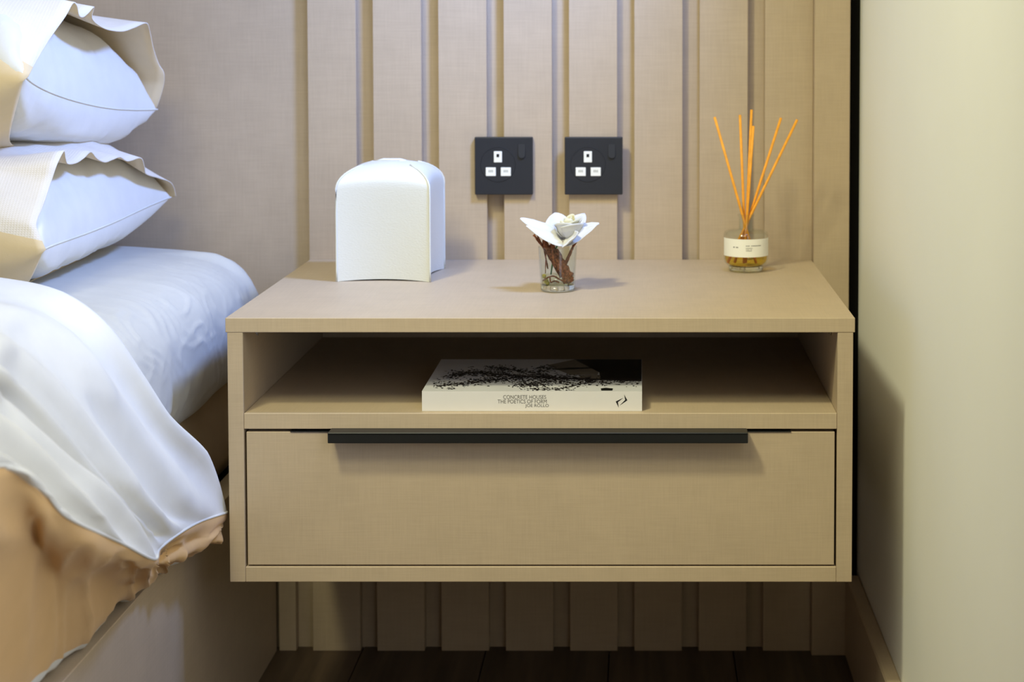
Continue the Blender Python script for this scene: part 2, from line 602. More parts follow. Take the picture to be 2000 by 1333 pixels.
# ------------------------------------------------------------------ sockets
def socket(x0, z0, label):
    w = 0.0855
    yb, yf = 0.4990, 0.4900
    t = thing('wall_socket', label, 'socket', (x0 + w / 2, 0.4995, z0), 'black wall sockets')
    obj('faceplate', bx(x0, x0 + w, yf, yb, z0, z0 + w, 0.0012, 2), M['black_plastic'], t)
    cx, cz = x0 + 0.0345, z0 + 0.0450
    # round socket module, a slightly raised disc
    bm = bmesh.new()
    seg = 40
    r = [[bm.verts.new((cx + rr * math.cos(2 * math.pi * k / seg), y, cz + rr * math.sin(2 * math.pi * k / seg))) for k in range(seg)]
         for rr, y in ((0.0262, yf), (0.0258, yf - .0006), (0.0252, yf - .0006), (0.0250, yf - .0002))]
    for a, b in zip(r, r[1:]):
        for k in range(seg):
            bm.faces.new((a[k], a[(k + 1) % seg], b[(k + 1) % seg], b[k]))
    bm.faces.new(r[-1])
    obj('round_module', bm, M['black_plastic'], t)
    for (dx, dz, ww, hh, kind) in ((-0.0062, 0.0030, 0.0120, 0.0165, 'e'), (-0.0182, -0.0172, 0.0148, 0.0128, 'l'), (0.0040, -0.0172, 0.0148, 0.0128, 'n')):
        s = obj('pin_shutter', bx(cx + dx, cx + dx + ww, yf - .0010, yf + .001, cz + dz, cz + dz + hh, 0.0004, 1), M['socket_white'], t)
        if kind == 'e':
            mx_ = cx + dx + ww / 2
            obj('pin_hole', bx(mx_ - .0020, mx_ + .0020, yf - .0013, yf - .0009, cz + dz + .0078, cz + dz + .0125), M['black_ink'], s)
        else:
            mx_ = cx + dx + ww / 2
            bm = bmesh.new()
            for q in (-.0024, 0.0, .0024):
                box(bm, mx_ + q - .0008, mx_ + q + .0008, yf - .0012, yf - .0009, cz + dz + .0056, cz + dz + .0092)
            obj('pin_slot', bm, M['socket_grey'], s)
    # rocker switch with rounded foot
    bm = bmesh.new()
    sx, sz0, sz1, hw = x0 + 0.0695, z0 + 0.0545, z0 + 0.0750, 0.0050
    prof = [(sx - hw, sz1), (sx + hw, sz1)] + [(sx + hw * math.cos(a), sz0 + hw + hw * math.sin(a)) for a in [-k * math.pi / 10 for k in range(11)]]
    top = [bm.verts.new((p[0], yf - 0.0006 - 0.0022 * (sz1 - p[1]) / (sz1 - sz0), p[1])) for p in prof]
    bot = [bm.verts.new((p[0], yf + 0.0005, p[1])) for p in prof]
    bm.faces.new(top)
    for k in range(len(prof)):
        k2 = (k + 1) % len(prof)
        bm.faces.new((top[k], bot[k], bot[k2], top[k2]))
    obj('switch', bm, M['black_plastic'], t)
    return t


socket(-0.2450, 0.6897, 'square black wall socket nearer the white tissue box, with white shutters')
socket(-0.1122, 0.6897, 'square black wall socket nearer the reed diffuser, with white shutters')

# ------------------------------------------------------------------ tissue box cover
TZ = 0.5920
tb_ang = math.radians(-2.0)
tcx, tcy, thw = -0.3460, 0.3435, 0.0632


def tb_pt(lx, ly, z):
    c, s = math.cos(tb_ang), math.sin(tb_ang)
    return Vector((tcx + lx * c - ly * s, tcy + lx * s + ly * c, TZ + z))


def tissue_box():
    t = thing('tissue_box_cover', 'white leather cube tissue box cover with domed top', 'tissue box', (tcx, tcy, TZ))
    zc, za = 0.1255, 0.1600
    n = 18
    levels = []
    for k in range(9):
        levels.append((zc * k / 8, 1.0, 0))
    for k in range(1, 13):
        a = (math.pi / 2) * k / 13
        levels.append((zc + (za - zc) * math.sin(a), max(0.08, math.cos(a) ** 0.9), a))
    bm_rows = []
    for z, w, a in levels:
        row = []
        for side in range(4):
            for q in range(n):
                s = -1 + 2 * q / n
                lowness = max(0.0, 1 - z / zc)
                inward = (1 - s * s) * ((0.004 + 0.008 * lowness) if side in (0, 2) else (0.003 + 0.007 * lowness))
                bulge = (1 - s * s) * 0.004 * math.sin(a) if a else 0
                d = (thw * w - inward * (1 if not a else math.cos(a))) + bulge
                lift = (1 - s * s) * 0.0022 if z == 0 else 0
                x, y = {0: (s * thw * w, -d), 1: (d, s * thw * w), 2: (-s * thw * w, d), 3: (-d, -s * thw * w)}[side]
                zz = z + lift
                if a:
                    zz += (1 - s * s) * 0.004 * math.cos(a)
                row.append(tb_pt(x, y, zz))
        bm_rows.append(row)
    bm = grid_mesh(bm_rows, closed=True)
    top = [v for v in bm.verts][-4 * n:]
    bm.faces.new(top)
    body = obj('body', bm, M['leather'], t, smooth=True)
    md = body.modifiers.new('edge', 'EDGE_SPLIT')
    md.split_angle = math.radians(38)
    # stitched corner edges (pinched flanges)
    for sx, sy in ((-1, -1), (1, -1), (1, 1), (-1, 1)):
        pts = []
        for z, w, a in levels[:18]:
            pts.append(tb_pt(sx * thw * w * 1.006, sy * thw * w * 1.006, z + .0004))
        pts = [pts[0]] + pts[1:]
        obj('corner_edge', tube(bmesh.new(), pts, 0.0013, 8), M['leather'], t, smooth=True)
    # slit in the top: a raised lip each side of the opening
    bm = bmesh.new()
    for s in (-1, 1):
        tube(bm, [tb_pt(-0.022, s * 0.0035, za - .0015), tb_pt(-.012, s * 0.006, za + .0012), tb_pt(.012, s * 0.006, za + .0012), tb_pt(0.022, s * 0.0035, za - .0015)], 0.0016, 8)
    obj('opening_lip', bm, M['leather'], t, smooth=True)
    return t


tissue_box()

# ------------------------------------------------------------------ tumbler with twigs and a white flower
gx, gy, gz = -0.1085, 0.2075, 0.5922
gt = thing('glass_tumbler', 'small clear glass tumbler holding twigs and a white flower', 'glass', (gx, gy, gz))
gh = 0.0575
obj('glass_wall', lathe(bmesh.new(), [(.0215, .0), (.0225, .002), (.0222 + .0005, .006), (.0254, gh), (.0250, gh + .0006), (.0244, gh), (.0212, .0085), (0, .0085)], gx, gy, gz), M['glass'], gt, True)
obj('thick_base', lathe(bmesh.new(), [(0, .0002), (.0212, .0002), (.0220, .002), (.0215, .0078), (0, .0078)], gx, gy, gz), M['glass_base'], gt, True)
obj('water', lathe(bmesh.new(), [(0, .0088), (.0208, .0088), (.0218, .0200), (0, .0200)], gx, gy, gz), M['water'], gt, True)

random.seed(5)


def twig(label, pts, r0, r1, knots=True):
    P = catmull(pts, 6)
    rad = []
    for i in range(len(P)):
        f = i / (len(P) - 1)
        rad.append((r0 + (r1 - r0) * f) * (1 + (0.6 * noise.noise(P[i] * 520) if knots else 0)))
    o = obj('twig', tube(bmesh.new(), P, rad, 8), M['twig'], None, True)
    return tag(o, label, 'twig', 'twigs in the tumbler')


twig('thick bark-covered twig leaning through the middle of the tumbler', [(-.0925, .204, .6070), (-.0990, .205, .6190), (-.1080, .206, .6350), (-.1180, .205, .6520)], .0068, .0060)
twig('second bark twig beside the thickest one in the tumbler', [(-.0960, .196, .6040), (-.1040, .197, .6200), (-.1140, .198, .6370), (-.1235, .199, .6530), (-.1250, .199, .6610)], .0042, .0030)
twig('forked brown twig sticking out at the left of the tumbler', [(-.1040, .202, .6100), (-.1180, .202, .6350), (-.1270, .202, .6500), (-.1395, .202, .6660)], .0016, .0017)
twig('short brown twig prong beside the left fork of the tumbler', [(-.1270, .2005, .6495), (-.1305, .200, .6560), (-.1352, .200, .6672)], .0015, .0010)
twig('bent brown twig arching above the rim of the tumbler', [(-.1215, .210, .6200), (-.1275, .209, .6540), (-.1240, .208, .6625), (-.1160, .207, .6600), (-.1130, .206, .6480)], .0009, .0009)
twig('upright brown twig standing below the flower in the tumbler', [(-.1110, .190, .6250), (-.1145, .191, .6450), (-.1160, .191, .6640)], .0017, .0013)
twig('thin brown twig sticking out at the right of the tumbler', [(-.1060, .203, .6140), (-.0960, .203, .6350), (-.0870, .203, .6520), (-.0755, .203, .6660)], .0009, .0014)
twig('shorter brown twig beside the thin right one in the tumbler', [(-.1030, .208, .6120), (-.0935, .208, .6360), (-.0880, .208, .6510), (-.0845, .207, .6590)], .0009, .0020)
twig('thin vertical brown twig along the left inside of the tumbler', [(-.1245, .204, .6150), (-.1240, .204, .6330), (-.1235, .204, .6520)], .0006, .0006)
twig('curved brown twig lying in the water of the tumbler', [(-.1275, .200, .6060), (-.1210, .193, .6110), (-.1130, .192, .6130), (-.1040, .193, .6080), (-.0950, .196, .6040)], .0010, .0014)
twig('small hooked brown twig at the bottom of the tumbler', [(-.1180, .195, .6125), (-.1170, .194, .6050), (-.1120, .194, .6065), (-.1060, .195, .6045)], .0010, .0012)
twig('reddish chip of bark in the water at the right of the tumbler', [(-.0990, .201, .6140), (-.0945, .201, .6090), (-.0905, .201, .6040)], .0050, .0062)
bm = bmesh.new()
for (x, z, r) in ((-.1258, .6120, .0030), (-.1235, .6060, .0036), (-.1215, .6030, .0030)):
    sp = bmesh.ops.create_uvsphere(bm, u_segments=10, v_segments=6, radius=r)
    for v in sp['verts']:
        v.co = Vector((x + v.co.x, .1995 + v.co.y * .5, z + v.co.z))
tag(obj('leaf', bm, M['leaf_yellow'], None, True), 'yellow-green leaf scrap at the bottom left of the tumbler', 'leaf')


def petal(tip, base, width, cup, up, mat, parent, sharp=0.75, fold=0.0, nrow=12, ncol=9):
    tip, base = Vector(tip), Vector(base)
    ax = tip - base
    side = ax.cross(Vector(up)).normalized()
    nrm = side.cross(ax).normalized()
    rows = []
    for i in range(nrow + 1):
        f = i / nrow
        w = width * (math.sin(math.pi * min(1, f ** 0.8 * 0.93 + .05)) ** sharp)
        row = []
        for j in range(ncol):
            s = -1 + 2 * j / (ncol - 1)
            p = base + ax * f + side * (w * s) + nrm * (cup * (s * s) * math.sin(math.pi * f) - cup * .9 * math.sin(math.pi * f) * .6 + fold * abs(s) * f)
            p += nrm * 0.0012 * noise.noise(p * 120)
            row.append(p)
        rows.append(row)
    o = obj('petal', grid_mesh(rows), mat, parent, True)
    sd = o.modifiers.new('thick', 'SOLIDIFY')
    sd.thickness = 0.0007
    sd.offset = 0
    return o


fx, fy, fz = -0.1040, 0.2020, 0.6600
fw = thing('white_flower', 'white rose-like flower with wide pointed petals above the tumbler', 'flower', (fx, fy, 0.6090))
bs = (-.1020, .2020, .6590)
petal((-.1572, .206, .6872), bs, .014, .005, (0, -.35, 1), M['petal'], fw)
petal((-.1480, .184, .6800), (-.1000, .186, .6540), .0105, .004, (0, -.55, 1), M['petal'], fw, sharp=.9)
petal((-.0545, .203, .6815), bs, .014, .005, (0, -.35, 1), M['petal'], fw)
petal((-.0570, .186, .6810), (-.1010, .186, .6540), .0115, .004, (0, -.55, 1), M['petal'], fw, sharp=.9)
petal((-.0800, .172, .6720), (-.1010, .188, .6545), .014, .004, (0, -.6, 1), M['petal'], fw)
petal((-.1120, .245, .6900), bs, .020, .006, (0, 0, 1), M['petal'], fw)
petal((-.0760, .240, .6900), bs, .020, .006, (0, 0, 1), M['petal'], fw)
# rose centre: overlapping cupped petals wound around the middle
rc = Vector((-.0945, .199, .6640))
for k in range(11):
    a = k * 2.4
    rr = 0.0035 + 0.0011 * k
    hgt = 0.026 - 0.0008 * k + (0.005 if k in (3, 8) else 0)
    rows = []
    for i in range(8):
        f = i / 7
        row = []
        for j in range(9):
            s = -1 + 2 * j / 8
            ang = a + s * (1.15 - .03 * k)
            rad = rr * (0.55 + 0.65 * math.sin(f * math.pi * .62)) + 0.0035 * max(0, f - .75) * 4 * (k > 4)
            z = hgt * (f - 0.16 * f * s * s)
            row.append(rc + Vector((math.cos(ang) * rad * 1.10, math.sin(ang) * rad, z + .10 * rad * math.cos(ang))))
        rows.append(row)
    o = obj('inner_petal', grid_mesh(rows), M['petal_core'] if k < 6 else M['petal'], fw, True)
    sd = o.modifiers.new('thick', 'SOLIDIFY')
    sd.thickness = 0.0006
    sd.offset = 0
obj('stem', tube(bmesh.new(), [(-.1175, .208, .6130), (-.1150, .207, .6300), (-.1105, .205, .6480), (-.1050, .203, .6590)], .0011, 8), M['stem_green'], fw, True)

# ------------------------------------------------------------------ reed diffuser
dx, dy, dz = 0.1490, 0.3830, 0.5922
dt = thing('reed_diffuser_bottle', 'round clear glass diffuser bottle with white label and amber oil', 'bottle', (dx, dy, dz))
R_ = 0.0312
obj('glass_body', lathe(bmesh.new(), [(.0, .0), (.0225, .0), (.0240, .0015), (.0245, .0070), (.0295, .0120), (R_, .0165), (R_, .0520), (.0300, .0555), (.0270, .0572), (.0120, .0580),
                                     (.0102, .0600), (.0100, .0760), (.0112, .0785), (.0115, .0800), (.0100, .0806), (.0088, .0790), (.0088, .0600), (.0105, .0570), (.0255, .0560), (.0285, .0535), (.0292, .0500)], dx, dy, dz), M['glass'], dt, True)
obj('thick_base', lathe(bmesh.new(), [(0, .0008), (.0220, .0008), (.0236, .003), (.0238, .0074), (.0, .0078)], dx, dy, dz), M['glass_base'], dt, True)
obj('oil', lathe(bmesh.new(), [(0, .0092), (.0235, .0092), (.0280, .0128), (.0296, .0170), (.0296, .0270), (0, .0270)], dx, dy, dz), M['oil'], dt, True)
# label wrapped around the front of the bottle
LB = 0.0316
rows = []
for z in (.0233, .0485):
    rows.append([Vector((dx + LB * math.cos(a), dy + LB * math.sin(a), dz + z)) for a in [math.radians(-172 + k * 164 / 40) for k in range(41)]])
lab = obj('label', grid_mesh(rows), M['paper'], dt, True)
lab['label'] = 'white paper label with small printed lines'


def lab_pt(u, z, off=.00018):
    a = -math.pi / 2 + u / LB
    return Vector((dx + (LB + off) * math.cos(a), dy + (LB + off) * math.sin(a), dz + z))


random.seed(11)
bm = bmesh.new()


def marks(u0, u1, z, h):
    u = u0
    while u < u1:
        w = random.uniform(.0004, .0010)
        if random.random() > .14:
            poly(bm, [lab_pt(u, z), lab_pt(u + w, z), lab_pt(u + w, z + h * random.uniform(.7, 1)), lab_pt(u, z + h * random.uniform(.7, 1))])
        u += w + .00035


marks(-.0020, .0200, .0388, .0013)
marks(-.0020, .0070, .0357, .0009)
marks(-.0020, .0062, .0338, .0009)
marks(-.0020, .0055, .0319, .0009)
marks(-.0205, -.0182, .0362, .0020)
marks(-.0165, -.0130, .0362, .0020)
obj('label_print', bm, M['ink'], lab)

reeds = [((0.1038, 0.372, 0.8110), (0.1660, .388, .6020), 'amber reed leaning furthest left out of the diffuser bottle'),
         ((0.1406, 0.392, 0.8131), (0.1530, .379, .6020), 'amber reed standing nearly upright, second from the left in the diffuser'),
         ((0.1572, 0.395, 0.8203), (0.1465, .374, .6020), 'tallest amber reed in the middle of the diffuser bottle'),
         ((0.1580, 0.368, 0.7987), (0.1490, .389, .6020), 'shortest amber reed in front of the tallest one in the diffuser'),
         ((0.1977, 0.380, 0.8095), (0.1395, .383, .6020), 'amber reed leaning right, second from the right in the diffuser'),
         ((0.2200, 0.374, 0.8073), (0.1330, .386, .6020), 'amber reed leaning furthest right out of the diffuser bottle')]
NECKS = [(-.0042, -.0042), (-.0025, .0045), (.0015, .0055), (.0010, -.0052), (.0046, .0020), (.0050, -.0022)]
for (tip, bot, lb), (nx, ny) in zip(reeds, NECKS):
    # pass the reed through the narrow neck: tip - neck - base
    neck = Vector((dx + nx, dy + ny, dz + .076))
    d = (Vector(tip) - neck).normalized()
    end = neck - d * ((neck.z - (dz + .011)) / d.z)
    tag(obj('reed', tube(bmesh.new(), [end, neck, tip], 0.0019, 12), M['reed'], None, True), lb, 'reed', 'reeds in the diffuser')

# ------------------------------------------------------------------ book on the shelf
BX0, BX1, BY0, BY1, BZ0, BZ1 = -0.2610, 0.0017, 0.0110, 0.2030, 0.4779, 0.5020
bk = thing('book', 'thick white paperback book with a tree photograph lying on the open shelf', 'book', ((BX0 + BX1) / 2, (BY0 + BY1) / 2, BZ0))
obj('spine', bx(BX0, BX1, BY0, BY0 + .0006, BZ0, BZ1), M['book_white'], bk)
cv = obj('front_cover', bx(BX0, BX1, BY0 + .0003, BY1, BZ1 - .0006, BZ1), M['book_cover'], bk)
obj('back_cover', bx(BX0, BX1, BY0 + .0003, BY1, BZ0, BZ0 + .0006), M['book_white'], bk)
obj('page_block', bx(BX0 + .001, BX1 - .001, BY0 + .0007, BY1 - .001, BZ0 + .0006, BZ1 - .0006), M['page'], bk)


def text_mesh(s, size, align='RIGHT'):
    cu = bpy.data.curves.new('lettering', 'FONT')
    cu.body = s
    cu.size = size
    cu.align_x = align
    o = bpy.data.objects.new('lettering', cu)
    COL.objects.link(o)
    bpy.context.view_layer.update()
    me = bpy.data.meshes.new_from_object(o.evaluated_get(bpy.context.evaluated_depsgraph_get()))
    bpy.data.objects.remove(o, do_unlink=True)
    bpy.data.curves.remove(cu)
    return me


def px_x(px):     # spine plane: metres from reference pixels of the spine (1 px ~ .611 mm)
    return BX0 + (px - 824) * (BX1 - BX0) / (1254.5 - 824)


for s, xa, xb, zb, hgt in (('CONCRETE HOUSES', 983, 1067, .4926, .0052), ('THE POETICS OF FORM', 972, 1068, .4872, .0052), ('JOE ROLLO', 1026, 1072, .4818, .0052)):
    me = text_mesh(s, 1.0, 'LEFT')
    xs = [v.co.x for v in me.vertices]
    ys = [v.co.y for v in me.vertices]
    sx = (px_x(xb) - px_x(xa)) / (max(xs) - min(xs))
    sz = 0.0046 / (max(ys) - min(ys))
    w = world_loc(bk)
    for v in me.vertices:
        v.co = Vector((px_x(xa) + (v.co.x - min(xs)) * sx, BY0 - .00015, zb + (v.co.y - min(ys)) * sz)) - w
    me.materials.append(M['ink'])
    obj_from_mesh('spine_lettering', me, bk)
# publisher's mark: two angular strokes forming an open lozenge
bm = bmesh.new()


def zp(u, v):
    return Vector((px_x(800 + u / 4.1667), BY0 - .00016, BZ1 - (v - 362) / (526 - 362) * (BZ1 - BZ0)))


for pl in ([(1748, 388), (1774, 437), (1711, 480), (1756, 434)], [(1705, 499), (1679, 447), (1742, 416), (1697, 452)]):
    poly(bm, [zp(*p) for p in pl])
obj('spine_mark', bm, M['black_ink'], bk)

# printed cover picture: a leafless tree across a pale sky and a dark house
CZt = BZ1 + .00012


def cp(u, v, dzz=0.0):
    """zoomed-picture coordinates on the cover -> cover plane"""
    f = (360 - v) / 272.0
    fy = (f * 1.0) / (1 + 0.10 * (1 - f))
    left = 103 + (360 - v) * 0.60
    right = 1897 - (360 - v) * 0.03
    fx = (u - left) / (right - left)
    return Vector((BX0 + min(max(fx, 0.002), .998) * (BX1 - BX0), BY0 + min(max(fy, .004), .996) * (BY1 - BY0), CZt + dzz))


bm = bmesh.new()
poly(bm, [cp(1120, 140), cp(1340, 92), cp(1545, 190), cp(1530, 222), cp(1310, 222)])
poly(bm, [cp(1380, 225), cp(1560, 222), cp(1560, 262), cp(1400, 258)])
obj('concrete_print', bm, M['print_concrete'], cv)
bm = bmesh.new()
poly(bm, [cp(1340, 90, .00005), cp(1892, 90, .00005), cp(1893, 262, .00005), cp(1560, 262, .00005), cp(1545, 200, .00005)])
poly(bm, [cp(1180, 172, .00005), cp(1300, 160, .00005), cp(1520, 158, .00005), cp(1530, 166, .00005), cp(1200, 180, .00005)])
poly(bm, [cp(1560, 338, .00005), cp(1600, 332, .00005), cp(1660, 338, .00005), cp(1655, 356, .00005), cp(1565, 356, .00005)])
obj('dark_house_print', bm, M['print_dark'], cv)
bm = bmesh.new()
random.seed(3)


def stroke(pts, w0, w1):
    for i in range(len(pts) - 1):
        f0, f1 = i / (len(pts) - 1), (i + 1) / (len(pts) - 1)
        a, b = pts[i], pts[i + 1]
        wa, wb_ = w0 + (w1 - w0) * f0, w0 + (w1 - w0) * f1
        poly(bm, [cp(a[0], a[1] - wa, .0001), cp(b[0], b[1] - wb_, .0001), cp(b[0], b[1] + wb_, .0001), cp(a[0], a[1] + wa, .0001)])


def leaves(pts, spread_u, spread_v, n):
    for _ in range(n):
        i = random.randrange(len(pts) - 1)
        f = random.random()
        u = pts[i][0] + (pts[i + 1][0] - pts[i][0]) * f + random.gauss(0, spread_u)
        v = pts[i][1] + (pts[i + 1][1] - pts[i][1]) * f + random.gauss(0, spread_v)
        if not (96 < v < 356) or u > 1885 or u < 190:
            continue
        a = random.random() * 6.28
        ru, rv = random.uniform(4, 14), random.uniform(1.5, 4.5)
        poly(bm, [cp(u + ru * math.cos(a + q) , v + rv * math.sin(a + q), .0001 + random.random() * .00004) for q in (0, 1.3, 2.6, 3.7, 5.1)])


main = [(1890, 270), (1600, 262), (1350, 256), (1150, 246), (950, 235), (760, 222), (600, 205)]
stroke(main, 7, 2)
b1 = [(760, 222), (560, 200), (430, 212), (320, 240)]
b2 = [(1150, 246), (980, 200), (800, 172), (640, 160)]
b3 = [(950, 240), (700, 262), (480, 290), (220, 322)]
b4 = [(1500, 268), (1330, 320), (1180, 345), (1000, 348)]
b5 = [(1350, 256), (1180, 262), (1020, 300), (880, 300)]
b6 = [(1100, 240), (1090, 190), (1150, 165), (1060, 160)]
for b in (b1, b2, b3, b4, b5, b6):
    stroke(b, 3, 1)
leaves(b1, 40, 15, 330)
leaves(b2, 50, 12, 300)
leaves(b3, 50, 14, 420)
leaves(b4, 40, 12, 160)
leaves(b5, 50, 22, 420)
leaves(b6, 40, 12, 120)
leaves(main, 60, 10, 330)
leaves([(1890, 280), (1600, 285), (1450, 280)], 50, 16, 160)
tp = obj('tree_print', bm, M['print_tree'], cv)
tp['kind'] = 'stuff'

# ------------------------------------------------------------------ bed
bed = thing('bed_base', 'greige linen-laminate bed base with raised side rail beside the nightstand', 'bed', (-1.4, -0.7, 0))
obj('side_rail', bx(-0.5755, -0.5470, -1.75, 0.5000, 0, 0.3155, 0.0007, 1), M['laminate'], bed)
obj('side_rail', bx(-2.2530, -2.2245, -1.75, 0.5000, 0, 0.3155, 0.0007, 1), M['laminate'], bed)
obj('foot_panel', bx(-2.2245, -0.5755, -1.75, -1.7215, 0, 0.3155, 0.0007, 1), M['laminate'], bed)
obj('platform', bx(-2.2245, -0.5755, -1.7215, 0.5000, 0.27, 0.2950), M['void'], bed)
obj('head_post', bx(-0.5432, -0.5178, 0.5000, BY, 0.0, 0.34, 0.0006, 1), M['laminate'], bed)

# mattress: beige lower core, white fitted sheet over the upper part
mt = thing('mattress', 'thick mattress under a white fitted sheet beside the nightstand', 'mattress', (-1.38, -0.6, 0.2955))


def rounded_loft(prof, ys, ends, dispfn=None):
    """prof: (x, z) points; inset near the ends of y"""
    rows = []
    for y, inset in zip(ys, ends):
        rows.append([Vector((x - inset * (1 if x > -1.4 else -1) * 1.0, y, z - (inset * .8 if z > .5 else 0))) for x, z in prof])
    if dispfn:
        rows = displace_rows(rows, dispfn)
    return rows


core = [(-0.600, 0.300), (-0.585, 0.33), (-0.582, 0.38), (-0.590, 0.44), (-0.62, 0.455), (-2.14, 0.455), (-2.17, 0.44), (-2.18, 0.38), (-2.17, 0.30)]
ys = [-1.70, -1.695, -1.68, 0.46, 0.485, 0.493]
bm = grid_mesh(rounded_loft(core, ys, [0.03, .01, 0, 0, .008, .03]))
obj('mattress_core', bm, M['mattress_side'], mt, True)

edge = [(-0.615, 0.432), (-0.590, 0.434), (-0.572, 0.446), (-0.562, 0.470), (-0.557, 0.505), (-0.558, 0.540), (-0.566, 0.568), (-0.583, 0.590), (-0.615, 0.606), (-0.68, 0.6155), (-0.78, 0.621)]
prof = [(v.x, v.y) for v in catmull([(x, z, 0) for x, z in edge], 9)]
prof += [(-0.95, .622), (-1.2, .622), (-1.6, .622), (-2.1, .621), (-2.17, .60), (-2.19, .52), (-2.17, .434)]
ys, ends = [], []
k = 0
y = -1.70
while y < -0.35:
    ys.append(y); y += 0.05
while y < 0.497:
    ys.append(y); y += 0.0055
ys.append(0.4975)
for y in ys:
    d = 0.4975 - y
    ends.append(0.045 * (1 - math.sqrt(max(0, 1 - (1 - d / .06) ** 2))) if d < .06 else 0.0)


def sheet_disp(p, i, j):
    if p.x < -0.80 or p.x > -.5 or p.y < -.34:
        return 0.0
    side = min(1, max(0, (p.x + 0.70) / 0.09))
    low = min(1, max(0, (p.z - 0.44) / 0.03))
    q = Vector((p.y * 26 + p.z * 7 + 2.5 * noise.noise(p * 11), p.z * 5, 3.1))
    d = 0.0032 * ridge(q, 4) * side * low * (0.35 + 0.65 * max(0, noise.noise(p * 9) + .4))
    q2 = Vector((p.y * 14 - p.z * 20, p.z * 12 + p.y * 8, 9.3))
    d += 0.0012 * ridge(q2, 5) * side * low
    d += 0.004 * noise.noise(Vector((p.y * 9, p.z * 8, 1.0))) * side
    d += 0.0025 * noise.noise(Vector((p.x * 10, p.y * 6, 5.0)))
    # pinched fold at the head-end corner
    dd = (p.y - (0.405 + 0.3 * (0.60 - p.z)))
    d += 0.010 * math.exp(-(dd / .011) ** 2) * side * (p.z > .47)
    return d * min(1, max(0, (p.y + 0.20) / 0.12))


rows = rounded_loft(prof, ys, ends, lambda p, i, j: sheet_disp(p, i, j))
bm = grid_mesh(rows)
bm.verts.ensure_lookup_table()
nc = len(rows[0])
bm.faces.new([bm.verts[(len(rows) - 1) * nc + j] for j in range(nc)])
bm.faces.new([bm.verts[j] for j in range(nc)])
obj('fitted_sheet', bm, M['sheet'], mt, True)

